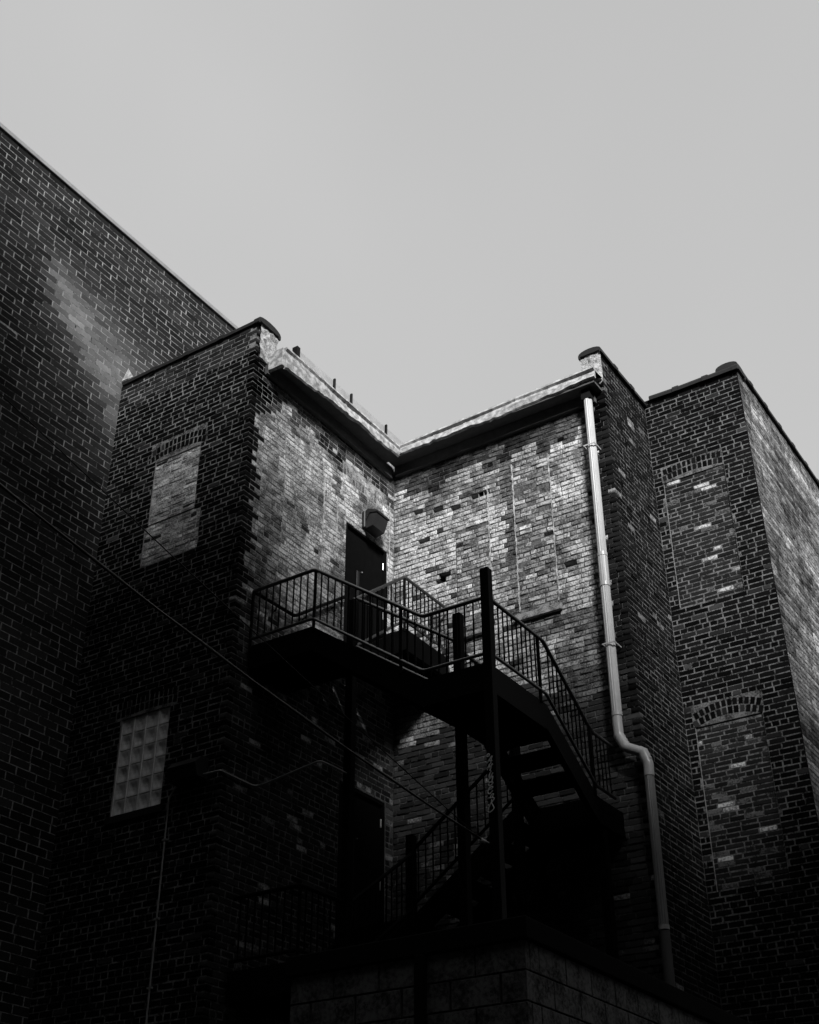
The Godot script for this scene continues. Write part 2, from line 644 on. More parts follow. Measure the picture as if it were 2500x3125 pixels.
# hand out the collected bricks: the 300 that show largest are parts of their walls, the rest one mesh
func flush(building: Node3D, low: float) -> void:
	var size := Vector2(2500, 3125)
	var inv := cam.global_transform.affine_inverse()
	var f := 3935.0
	for b in collected:
		var p: Vector3 = inv * (b.o as Vector3)
		if p.z > -0.1:
			continue
		var s := Vector2(1250 + f * p.x / -p.z, 1562 - f * p.y / -p.z)
		if s.x < 10 or s.x > size.x - 10 or s.y < 10 or s.y > size.y - 10 or b.o.y - EYE < low or b.wall == null:
			continue
		var facing: float = absf((b.z as Vector3).dot((b.o as Vector3 - cam.position).normalized()))
		b.score = b.w * b.h * facing / (p.z * p.z)
	var order := range(collected.size())
	order.sort_custom(func(i, k): return collected[i].score > collected[k].score)
	var lots := {true: MB.new(), false: MB.new()}
	for rank in order.size():
		var b: Dictionary = collected[order[rank]]
		if rank < 300 and b.score > 0.0:
			var mb := MB.new()
			mb.colored = true
			lay(mb, b)
			part("brick", mb, M.brick_pale if b.pale else M.brick_dark, b.wall)
		else:
			lots[b.pale].colored = true
			lay(lots[b.pale], b)
	var am := ArrayMesh.new()
	for key in [false, true]:
		var mb: MB = lots[key]
		if mb.v.is_empty():
			continue
		var arr := []
		arr.resize(Mesh.ARRAY_MAX)
		arr[Mesh.ARRAY_VERTEX] = mb.v
		arr[Mesh.ARRAY_NORMAL] = mb.n
		arr[Mesh.ARRAY_COLOR] = mb.c
		arr[Mesh.ARRAY_INDEX] = mb.ix
		am.add_surface_from_arrays(Mesh.PRIMITIVE_TRIANGLES, arr)
		am.surface_set_material(am.get_surface_count() - 1, M.brick_pale if key else M.brick_dark)
	var o := put("brickwork", am, building)
	o.set_meta("kind", "stuff")
	print(building.name, " bricks ", collected.size())
	collected = []

# ------------------------------------------------------------------ the old building
func old_building() -> void:
	var g := thing("brick_building", "old soot blackened brick building with zigzag walls round the steel stair", "building", P(A1, -EYE, B1))
	var low := 0.6
	var top_recess := 11.25
	# pier at the tall neighbour
	var w1 := spec(P(A1, -EYE, B0), UB, NX, B0 - B1, low, 11.69, "dark")
	w1.convex1 = true
	var l := func(b: float) -> float: return B0 - b
	hole(w1, l.call(10.65), l.call(9.88), 5.05, 6.25, 0.25)          # glass blocks
	hole(w1, l.call(10.62), l.call(9.83), 8.974, 9.97, 0.04)           # bricked-up window, upper
	hole(w1, l.call(10.67), l.call(9.72), 8.35, 8.974, 0.04)           # and lower
	hole(w1, l.call(10.72), l.call(9.74), 9.98, 10.3, 0.0)           # its arch
	hole(w1, l.call(10.75), l.call(9.78), 6.25, 6.5, 0.0)            # arch over the glass blocks
	mortar(w1, "wall", M.mortar_dark, g, 0.14)
	lay_wall(w1)
	arch(w1, l.call(10.72), l.call(9.74), 9.99, 0.06, 2, w1)
	arch(w1, l.call(10.75), l.call(9.78), 6.27, 0.02, 2, w1)
	for r in [[10.62, 9.83, 8.974, 9.97], [10.67, 9.72, 8.35, 8.974]]:
		var f := spec(P(A1, -EYE, r[0]), UB, NX, r[0] - r[1], r[2], r[3], "patch_pale")
		f.off = -0.014
		f.course = 0.062
		f.irregular = 0.2
		f.bond = 0
		f.rough = 0.006
		mortar(f, "window_infill", M.mortar_smear, g, 0.0)
		f.node.set_meta("label", "pale brick infill of an old window on the blackened pier")
		lay_wall(f)
	# wall with the door
	var split := -2.0 + 0.075 * 117.0
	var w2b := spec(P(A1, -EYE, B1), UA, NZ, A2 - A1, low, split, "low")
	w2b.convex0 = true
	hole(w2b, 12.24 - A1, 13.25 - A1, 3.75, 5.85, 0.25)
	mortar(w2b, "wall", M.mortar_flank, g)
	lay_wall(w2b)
	var w2 := spec(P(A1, -EYE, B1), UA, NZ, A2 - A1, split, top_recess, "door")
	w2.convex0 = true
	hole(w2, 12.24 - A1, 13.25 - A1, 7.55, 9.64, 0.25)
	hole(w2, 10.85 - A1, 11.71 - A1, 8.5, 10.06, 0.0)
	hole(w2, 12.12 - A1, 13.2 - A1, 10.26, 10.56, 0.0)
	mortar(w2, "wall", M.mortar_pale, g, 0.3, 0.009)
	lay_wall(w2)
	arch(w2, 12.12 - A1, 13.2 - A1, 10.27, 0.05, 2, w2)
	var f2 := spec(P(10.86, -EYE, B1), UA, NZ, 0.84, 8.5, 10.06, "door_infill")
	f2.course = 0.07
	f2.irregular = 0.15
	f2.node = w2.node
	lay_wall(f2)
	# back wall of the recess
	var split3 := -2.0 + 0.075 * 106.0
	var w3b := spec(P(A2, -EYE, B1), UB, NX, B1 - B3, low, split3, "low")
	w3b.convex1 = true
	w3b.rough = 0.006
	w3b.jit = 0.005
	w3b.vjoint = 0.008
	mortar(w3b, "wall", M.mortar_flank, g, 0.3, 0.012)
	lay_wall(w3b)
	var w3 := spec(P(A2, -EYE, B1), UB, NX, B1 - B3, split3, top_recess, "back")
	w3.convex1 = true
	w3.rough = 0.006
	w3.vjoint = 0.007
	w3.jit = 0.005
	w3.irregular = 0.12
	var m3 := func(b: float) -> float: return B1 - b
	for q in [[8.57, 10.25], [8.24, 10.17], [7.93, 10.1], [7.58, 10.18], [7.46, 10.16], [8.47, 9.73], [7.7, 9.22], [8.15, 9.06], [8.2, 8.98], [8.05, 8.2], [6.2, 8.6]]:
		var y: float = -2.0 + floor((q[1] + 2.0) / 0.075) * 0.075
		hole(w3, m3.call(q[0]) - 0.1 * rng.randf_range(0.8, 1.1), m3.call(q[0]) + 0.1 * rng.randf_range(0.7, 1.1), y - 0.006, y + 0.069, 0.11, true)
	hole(w3, m3.call(6.99), m3.call(6.41), 8.07, 10.5, 0.0)
	hole(w3, m3.call(7.95), m3.call(7.4), 8.03, 9.7, 0.0)
	mortar(w3, "wall", M.mortar_back, g, 0.3, 0.014)
	lay_wall(w3)
	for r in [[6.985, 6.415, 8.07, 10.5], [7.945, 7.405, 8.03, 9.7]]:
		var f := spec(P(A2, -EYE, r[0]), UB, NX, r[0] - r[1], r[2], r[3], "patch")
		f.off = -0.004
		f.course = 0.071
		f.irregular = 0.25
		f.rough = 0.008
		f.jit = 0.006
		if r[0] < 7.0:
			for q in [[6.9, 10.03], [6.91, 9.94], [6.73, 10.03], [6.49, 9.96], [6.51, 9.86], [6.73, 9.72], [6.5, 9.64], [6.87, 9.48], [6.69, 9.12], [6.91, 8.8], [6.9, 8.7], [6.5, 8.65]]:
				var y: float = -2.0 + floor((q[1] + 2.0) / 0.071) * 0.071
				hole(f, r[0] - q[0] - 0.085 * rng.randf_range(0.7, 1.2), r[0] - q[0] + 0.085 * rng.randf_range(0.7, 1.2), y - 0.006, y + 0.066, 0.11, true)
		mortar(f, "window_infill", M.mortar_back, g, 0.0, 0.014)
		f.node.set_meta("label", "pale rough brick infill of an old window in the recess")
		lay_wall(f)
	# short return, right pier, far flank
	var w4 := spec(P(A2, -EYE, B3), UA, NZ, A4 - A2, low, 11.86, "flank")
	w4.convex0 = true
	mortar(w4, "wall", M.mortar_flank, g, 0.04)
	lay_wall(w4)
	var w5 := spec(P(A4, -EYE, B3), UB, NX, B3 - B5, low, 11.94, "dark")
	w5.convex1 = true
	w5.plain1 = true
	var m5 := func(b: float) -> float: return B3 - b
	hole(w5, m5.call(5.33), m5.call(4.42), 8.36, 10.4, 0.05)
	hole(w5, m5.call(5.34), m5.call(4.42), 10.4, 10.68, 0.0)
	hole(w5, m5.call(5.34), m5.call(4.45), 4.5, 6.62, 0.05)
	hole(w5, m5.call(5.36), m5.call(4.42), 6.62, 6.95, 0.0)
	mortar(w5, "wall", M.mortar_pier, g)
	lay_wall(w5)
	arch(w5, m5.call(5.34), m5.call(4.42), 10.42, 0.04, 2, w5)
	arch(w5, m5.call(5.36), m5.call(4.42), 6.6, 0.1, 2, w5)
	for r in [[5.33, 4.42, 8.36, 10.4], [5.34, 4.45, 4.5, 6.62]]:
		var f := spec(P(A4, -EYE, r[0]), UB, NX, r[0] - r[1], r[2], r[3], "patch_dim")
		f.off = -0.018
		f.course = 0.066
		f.irregular = 0.18
		f.rough = 0.004
		mortar(f, "window_infill", M.mortar_pier, g, 0.0)
		f.node.set_meta("label", "dull brick infill of an arched window on the black pier by the downpipe")
		lay_wall(f)
	var w6 := spec(P(A4, -EYE, B5), UA, NZ, 5.6, low, 12.0, "far")
	w6.convex0 = true
	w6.plain0 = true
	mortar(w6, "wall", M.mortar_far, g, 0.3, 0.012)
	lay_wall(w6)
	flush(g, 3.4)
	# roofs, so that no light falls into the walls from above
	for r in [[A1 + 0.3, A2 + 9.0, B1 + 0.2, B0 - 0.02, 11.2], [A2 + 0.2, A2 + 9.0, B3 + 0.3, B1 + 0.2, 11.21], [A4 + 0.25, A4 + 8.0, B5 + 0.25, B3 + 0.3, 11.3]]:
		var mb := MB.new()
		mb.box(P(r[0], r[4], r[3]), P(r[1], r[4] + 0.06, r[2]))
		part("roof", mb, M.tar_black, g)
	# the inner faces of the parapets
	var pb := MB.new()
	pb.box(P(A1 + 0.3, 11.2, B1 + 0.3), P(A1 + 0.4, 11.68, B1 + 0.02))
	pb.box(P(A1 + 0.03, 11.3, B1 + 0.02), P(A1 + 0.279, 11.69, B1 + 0.03))
	part("parapet_wall", pb, M.mortar_dark, g)
	# copings
	coping(g, P(A1 + 0.2, 11.68, B0 - 0.04), P(A1 + 0.2, 11.68, B1 - 0.06), 0.23, 0.08, 4)
	coping(g, P(A2 - 0.07, 11.85, B3 + 0.14), P(A4 + 0.1, 11.85, B3 + 0.14), 0.18, 0.085, 3)
	coping(g, P(A4 + 0.12, 11.92, B3 - 0.1), P(A4 + 0.12, 11.92, B5 - 0.04), 0.17, 0.085, 3)
	coping(g, P(A4 - 0.02, 11.98, B5 + 0.13), P(A4 + 5.6, 11.98, B5 + 0.13), 0.17, 0.085, 9)
	# plastered end of the pier's parapet and the flashing at the other
	var pl := MB.new()
	crumple(pl, P(A1 + 0.06, 11.1, B1 - 0.012), P(A1 + 0.42, 11.1, B1 - 0.012), 0.6, 0.03, 6, 8, 5)
	part("parapet_render", pl, M.plaster_white, g, "flaking white render on the end of the pier parapet")
	var pl2 := MB.new()
	crumple(pl2, P(A2 - 0.02, 11.3, B3 + 0.3), P(A2 - 0.02, 11.3, B3 - 0.01), 0.56, 0.03, 6, 8, 9)
	part("parapet_render", pl2, M.plaster_white, g, "crumpled white flashing wrapped round the parapet end over the downpipe")
	var pl3 := MB.new()
	pl3.tri(P(A1 - 0.03, 11.74, B0 - 0.02), P(A1 - 0.03, 11.72, B0 - 0.24), P(A1 + 0.05, 12.02, B0 - 0.03))
	pl3.tri(P(A1 - 0.03, 11.74, B0 - 0.02), P(A1 + 0.05, 12.02, B0 - 0.03), P(A1 + 0.12, 11.74, B0 - 0.02))
	part("flashing", pl3, M.gutter_white, g, "small white flashing where the pier meets the tall wall")
	gutters(g)
	doors(g)
	glass_blocks(g)
	# smeared mortar along the edges of the bricked-up openings
	for q in [[A2, 6.99, 8.12, 10.5], [A2, 6.41, 8.12, 10.45], [A2, 7.4, 8.1, 10.3]]:
		joint(g, P(q[0], q[2], q[1]), P(q[0], q[3], q[1]), UB, NX)
	for q in [[11.71, 8.55, 10.1], [12.02, 9.0, 9.9], [13.31, 7.6, 10.5]]:
		joint(g, P(q[0], q[1], B1), P(q[0], q[2], B1), UA, NZ)
	# stone sills in the recess
	for r in [[7.06, 6.36, 7.96, 0.1], [7.97, 7.5, 7.95, 0.07]]:
		var mb := MB.new()
		mb.box(P(A2 - 0.055, r[2], r[0]), P(A2 + 0.06, r[2] + r[3], r[1]), 0.008)
		part("window_sill", mb, M.sill_stone, g)

# a ragged upright line of mortar standing just proud of the bricks
func joint(g: Node3D, p: Vector3, q: Vector3, u: Vector3, n: Vector3) -> void:
	var mb := MB.new()
	var steps := int((q - p).length() / 0.045)
	var rows: Array = []
	for i in steps + 1:
		var c := p.lerp(q, float(i) / steps) + u * rng.randf_range(-0.005, 0.005)
		var hw := 0.0015 if rng.randf() < 0.4 else rng.randf_range(0.004, 0.013)
		rows.append([c - u * hw - n * 0.02, c - u * hw + n * rng.randf_range(0.001, 0.006), c + u * hw + n * rng.randf_range(0.001, 0.006), c + u * hw - n * 0.02])
	for i in steps:
		for k in 3:
			mb.quad(rows[i][k], rows[i][k + 1], rows[i + 1][k + 1], rows[i + 1][k])
	part("mortar_joint", mb, M.mortar_smear, g)

# a bent sheet between two foot points, standing up by height
func crumple(mb: MB, p: Vector3, q: Vector3, height: float, amount: float, nx: int, ny: int, sd: int) -> void:
	var r := RandomNumberGenerator.new()
	r.seed = sd
	var out := (q - p).normalized().cross(Vector3.UP)
	var g: Array = []
	for i in nx + 1:
		var row: Array = []
		for k in ny + 1:
			row.append(p.lerp(q, float(i) / nx) + Vector3.UP * (height * k / ny + r.randf_range(-0.5, 0.5) * amount) + out * r.randf_range(0.0, amount))
		g.append(row)
	for i in nx:
		for k in ny:
			mb.quad(g[i][k], g[i + 1][k], g[i + 1][k + 1], g[i][k + 1])
	# give it thickness
	for i in nx:
		mb.quad(g[i][ny], g[i + 1][ny], g[i + 1][ny] - out * 0.04, g[i][ny] - out * 0.04)
		mb.quad(g[i + 1][0], g[i][0], g[i][0] - out * 0.04, g[i + 1][0] - out * 0.04)

# a row of clay coping tiles, each saddle-backed with a raised collar
func coping(parent: Node3D, p: Vector3, q: Vector3, half: float, rise: float, count: int) -> void:
	var dir := (q - p).normalized()
	var side := Vector3.UP.cross(dir)
	var length := (q - p).length() / count
	for i in count:
		var a := p + dir * (length * i)
		var mb := MB.new()
		var prof := PackedVector2Array()
		prof.append(Vector2(-half, -0.03)); prof.append(Vector2(-half, 0.02))
		for k in range(1, 8):
			var t := PI * (1.0 - k / 8.0)
			prof.append(Vector2(cos(t) * half * 0.98, 0.025 + sin(t) * rise * 0.8))
		prof.append(Vector2(half, 0.02)); prof.append(Vector2(half, -0.03))
		prof.append(Vector2(half - 0.03, -0.03)); prof.append(Vector2(half - 0.03, 0.0)); prof.append(Vector2(-half + 0.03, 0.0)); prof.append(Vector2(-half + 0.03, -0.03))
		var tilt := Vector3.UP * rng.randf_range(-0.008, 0.008)
		mb.sweep(prof, a + tilt, a + dir * (length - 0.006) - tilt, side)
		var collar := PackedVector2Array()
		for e in prof:
			collar.append(Vector2(e.x * 1.06, e.y * 1.14 - (0.004 if e.y < 0.0 else 0.0)))
		mb.sweep(collar, a + dir * (length - 0.09), a + dir * (length - 0.002), side)
		part("coping_tile", mb, M.clay_coping, parent)

# bent white box gutters under the eaves and the black boards below them
func gutters(g: Node3D) -> void:
	for which in 2:
		var mb := MB.new()
		var n := 44
		var rows: Array = []
		var r := RandomNumberGenerator.new()
		r.seed = 77 + which
		for i in n + 1:
			var t := float(i) / n
			var out: Vector3
			var foot: Vector3
			if which == 0:
				foot = P(lerpf(10.36, 13.12, t), 0, 9.0)
				out = Vector3(0, 0, 1)
			else:
				foot = P(13.42, 0, lerpf(8.70, 5.47, t))
				out = Vector3(-1, 0, 0)
			var topy := 11.30 if which == 0 else lerpf(11.33, 11.40, t)
			var boty := lerpf(10.94, 11.10, minf(1.0, t * 1.6)) if which == 0 else lerpf(11.15, 11.2, t)
			var wav := 0.012 * sin(t * 7.3 + which) + 0.008 * sin(t * 19.7 + 1.0) + r.randf_range(-0.014, 0.014)
			var bulge := 0.01 * sin(t * 9.0 + 2.0 * which) + r.randf_range(-0.004, 0.004)
			var prof := [Vector2(0.02, topy - 0.02), Vector2(0.27, topy), Vector2(0.31, topy + 0.006), Vector2(0.315, topy - 0.025), Vector2(0.285 + bulge, topy - 0.055), Vector2(0.295 + bulge, (topy + boty) * 0.5 + wav * 0.5), Vector2(0.30 - bulge, boty + wav + 0.02), Vector2(0.27, boty + wav), Vector2(0.255, boty + wav + 0.03), Vector2(0.26, topy - 0.05), Vector2(0.02, topy - 0.06)]
			var row: Array = []
			for e in prof:
				row.append(foot + out * e.x + Vector3(0, e.y, 0))
			rows.append(row)
		var m: int = rows[0].size()
		for i in n:
			for k in m:
				var k2 := (k + 1) % m
				mb.quad(rows[i][k2], rows[i][k], rows[i + 1][k], rows[i + 1][k2])
		for k in range(1, m - 1):
			mb.tri(rows[0][0], rows[0][k], rows[0][k + 1])
			mb.tri(rows[n][0], rows[n][k + 1], rows[n][k])
		var o := part("gutter", mb, M.gutter_white, g, "dented white gutter over the %s wall of the recess" % ("door" if which == 0 else "back"))
		# lapped seams
		for t in ([0.13, 0.3, 0.52, 0.83] if which == 0 else [0.2, 0.36, 0.62]):
			var i := int(t * n)
			var s := MB.new()
			var a: Array = rows[i]
			var dirv: Vector3 = (rows[i + 1][2] - rows[i][2]).normalized()
			for k in range(2, 7):
				s.quad(a[k + 1] * 1.0 + dirv * 0.0, a[k], a[k] + dirv * 0.05, a[k + 1] + dirv * 0.05)
			for j in s.v.size():
				s.v[j] += (Vector3(0, 0, 1) if which == 0 else Vector3(-1, 0, 0)) * 0.006
			part("seam", s, M.gutter_white, o)
	var ge := MB.new()
	ge.box(P(10.3, 10.97, 8.995), P(10.358, 11.27, 8.71), 0.006)
	part("gutter_end", ge, M.gutter_white, g)
	# soffit boards and the dark frieze beneath them
	var sb := MB.new()
	sb.box(P(10.36, 11.12, 9.0), P(13.14, 11.16, 8.735))
	sb.box(P(10.3, 10.93, 9.0), P(13.3, 11.119, 8.95))
	part("soffit", sb, M.soffit, g)
	var sb2 := MB.new()
	sb2.box(P(13.155, 11.165, 8.95), P(13.42, 11.2, 5.5))
	sb2.box(P(13.36, 11.0, 8.95), P(13.42, 11.164, 5.6))
	part("soffit", sb2, M.soffit, g)
	# the pale upstand behind the gutter of the door wall
	var fl := MB.new()
	fl.box(P(11.07, 11.25, 9.14), P(13.86, 11.96, 9.1))
	var fo := part("roof_upstand", fl, M.flashing, g, "pale sheet metal upstand behind the gutter")
	for a in [11.95, 12.38, 13.31]:
		var c := MB.new()
		c.box(P(a - 0.014, 11.25, 9.098), P(a + 0.012, 11.985, 9.06), 0.003)
		part("clip", c, M.cable_black, fo)
	var en := MB.new()
	en.box(P(11.0, 11.25, 9.13), P(11.069, 11.94, 9.04))
	part("end_piece", en, M.cable_black, fo)

func doors(g: Node3D) -> void:
	for r in [[7.55, 9.64, "black steel door behind the upper stair landing"], [3.75, 5.85, "black steel door behind the lower stair landing"]]:
		var lo: float = r[0]
		var hi: float = r[1]
		var mb := MB.new()
		mb.box(P(12.29, lo + 0.01, B1 + 0.1), P(13.2, hi - 0.05, B1 + 0.05), 0.004)
		var d := part("door", mb, M.door_black, g, r[2])
		var fr := MB.new()
		fr.box(P(12.242, lo, B1 + 0.12), P(12.287, hi - 0.002, B1 + 0.01))
		fr.box(P(13.203, lo, B1 + 0.12), P(13.248, hi - 0.002, B1 + 0.01))
		fr.box(P(12.287, hi - 0.047, B1 + 0.12), P(13.203, hi - 0.002, B1 + 0.012))
		part("door_frame", fr, M.door_black, g)
		for y in [hi - 0.28, hi - 1.08, hi - 1.85]:
			var h := MB.new()
			h.tube([P(13.195, y - 0.055, B1 + 0.036), P(13.195, y + 0.055, B1 + 0.036)], 0.011, 8)
			part("hinge", h, M.bright_steel, d)
		var pl := MB.new()
		pl.box(P(12.56, hi - 1.62, B1 + 0.049), P(12.62, hi - 0.64, B1 + 0.035), 0.003)
		part("pull_plate", pl, M.lamp_black, d)
		var kn := MB.new()
		kn.tube([P(12.68, hi - 0.62, B1 + 0.049), P(12.68, hi - 0.62, B1 + 0.03)], 0.01, 10)
		part("lock", kn, M.bright_steel, d)

func glass_blocks(g: Node3D) -> void:
	var fr := MB.new()
	fr.box(P(A1 + 0.085, 5.05, 10.65), P(A1 + 0.1, 6.25, 9.88))
	var pitch_b := 0.77 / 4.0
	var pitch_h := 1.2 / 6.0
	for i in 5:
		var b: float = 10.65 - pitch_b * i
		fr.box(P(A1 + 0.022, 5.05, b + 0.006), P(A1 + 0.084, 6.25, b - 0.006))
	var win := part("glass_block_window", fr, M.block_joint, g, "window of glass blocks four wide and six high in the pier")
	for i in 4:
		for k in 6:
			var mb := MB.new()
			var b0: float = 10.65 - pitch_b * i - 0.007
			var b1: float = 10.65 - pitch_b * (i + 1) + 0.007
			var y0: float = 5.05 + pitch_h * k + 0.006
			var y1: float = 5.05 + pitch_h * (k + 1) - 0.006
			var n := 10
			var pts: Array = []
			for x in n + 1:
				var row: Array = []
				for y in n + 1:
					var fx := float(x) / n
					var fy := float(y) / n
					var ex := minf(fx, 1.0 - fx) * 2.0
					var ey := minf(fy, 1.0 - fy) * 2.0
					var dish := (0.02 + 0.006 * sin(i * 5.1 + k * 3.7)) * smoothstep(0.0, 0.85, ex) * smoothstep(0.0, 0.85, ey)
					row.append(P(A1 + 0.03 + dish + 0.0012 * sin(fx * 17.0 + fy * 9.0 + i * 2.0 + k), lerpf(y0, y1, fy), lerpf(b0, b1, fx)))
				pts.append(row)
			for x in n:
				for y in n:
					mb.quad(pts[x][y], pts[x + 1][y], pts[x + 1][y + 1], pts[x][y + 1])
			for e in n:
				mb.quad(pts[e + 1][0], pts[e][0], pts[e][0] + Vector3(0.04, 0, 0), pts[e + 1][0] + Vector3(0.04, 0, 0))
				mb.quad(pts[e][n], pts[e + 1][n], pts[e + 1][n] + Vector3(0.04, 0, 0), pts[e][n] + Vector3(0.04, 0, 0))
			part("glass_block", mb, M.glass_block, win)
	var si := MB.new()
	si.box(P(A1 - 0.025, 4.95, 10.7), P(A1 + 0.06, 5.045, 9.84), 0.008)
	part("window_sill", si, M.plain_dark_brick, g)

# ------------------------------------------------------------------ the tall neighbour
func tall_building() -> void:
	var g := thing("brick_building", "tall plain brick building of long bricks with a pale metal roof edge", "building", P(8.0, -EYE, B0))
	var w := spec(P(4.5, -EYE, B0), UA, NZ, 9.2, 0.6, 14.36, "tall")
	w.course = 0.1016
	w.long = 0.305
	w.joint = 0.009
	w.vjoint = 0.016
	w.bond = 0
	w.rough = 0.001
	w.jit = 0.0012
	w.chamfer = 0.002
	w.irregular = 0.012
	hole(w, A1 + 0.45 - 4.5, 9.3, 0.5, 11.3)
	mortar(w, "wall", M.mortar_tall, g, 0.3, 0.002)
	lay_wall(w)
	flush(g, 3.0)
	var c := MB.new()
	c.box(P(4.4, 14.36, B0 + 0.4), P(13.8, 14.44, B0 - 0.035), 0.006)
	part("roof_edge", c, M.coping_metal, g, "pale metal edge along the top of the tall wall")

# ------------------------------------------------------------------ downpipe
func downpipe() -> void:
	var g := thing("downpipe", "white fluted downpipe with a double bend beside the recess", "downpipe", P(13.3, 3.1, 5.375))
	var a := 13.29
	var secs := [["pipe", [P(a, 11.02, 5.675), P(a, 8.5, 5.685)], 0.06, M.downpipe_white, 0.07], ["pipe", [P(a, 8.52, 5.686), P(a, 8.05, 5.69)], 0.064, M.downpipe_white, 0.05], ["pipe", [P(a, 8.06, 5.69), P(a, 6.28, 5.70)], 0.062, M.downpipe_white, 0.07], ["pipe", [P(a, 5.66, 5.375), P(a, 3.72, 5.4)], 0.055, M.galvanised, 0.07], ["pipe", [P(a, 3.7, 5.4), P(a, 0.9, 5.42)], 0.057, M.pipe_dark, 0.0]]
	for s in secs:
		var mb := MB.new()
		mb.ribbed(s[1][0], s[1][1], s[2], 12, s[4] * s[2])
		part(s[0], mb, s[3], g)
	# the double bend, crimped
	var pts: Array = []
	var rad: Array = []
	var path := [P(a, 6.32, 5.70), P(a, 6.02, 5.70), P(a, 5.86, 5.63), P(a, 5.80, 5.52), P(a, 5.745, 5.42), P(a, 5.6, 5.372), P(a, 5.45, 5.376)]
	var cv := Curve3D.new()
	for i in path.size():
		var tan: Vector3 = (path[mini(i + 1, path.size() - 1)] - path[maxi(i - 1, 0)]) * 0.17
		cv.add_point(path[i], -tan, tan)
	var len := cv.get_baked_length()
	for i in 45:
		var t := i / 44.0
		pts.append(cv.sample_baked(t * len))
		rad.append(0.06 + (0.006 * (i % 2) if (t > 0.28 and t < 0.46) or (t > 0.62 and t < 0.84) else 0.0))
	var el := MB.new()
	el.tube(pts, 0.067, 20, true, rad)
	part("bend", el, M.downpipe_white, g)
	for c in [[8.5, 5.685, 0.067], [8.06, 5.69, 0.068], [6.29, 5.70, 0.066], [3.74, 5.4, 0.061]]:
		var mb := MB.new()
		mb.tube([P(a, c[0] - 0.025, c[1]), P(a, c[0] + 0.025, c[1])], c[2], 20)
		part("collar", mb, M.downpipe_white, g)
	for y in [10.2, 7.2]:
		var mb := MB.new()
		mb.box(P(a - 0.075, y, 5.77), P(A2 - 0.005, y + 0.018, 5.762))
		mb.box(P(a - 0.075, y, 5.612), P(A2 - 0.005, y + 0.018, 5.604))
		mb.box(P(a - 0.082, y, 5.77), P(a - 0.0755, y + 0.018, 5.604))
		part("strap", mb, M.downpipe_white, g)
	var up := MB.new()
	up.box(P(a - 0.06, 11.0, 5.745), P(a + 0.06, 11.19, 5.61))
	part("outlet", up, M.tar_black, g)

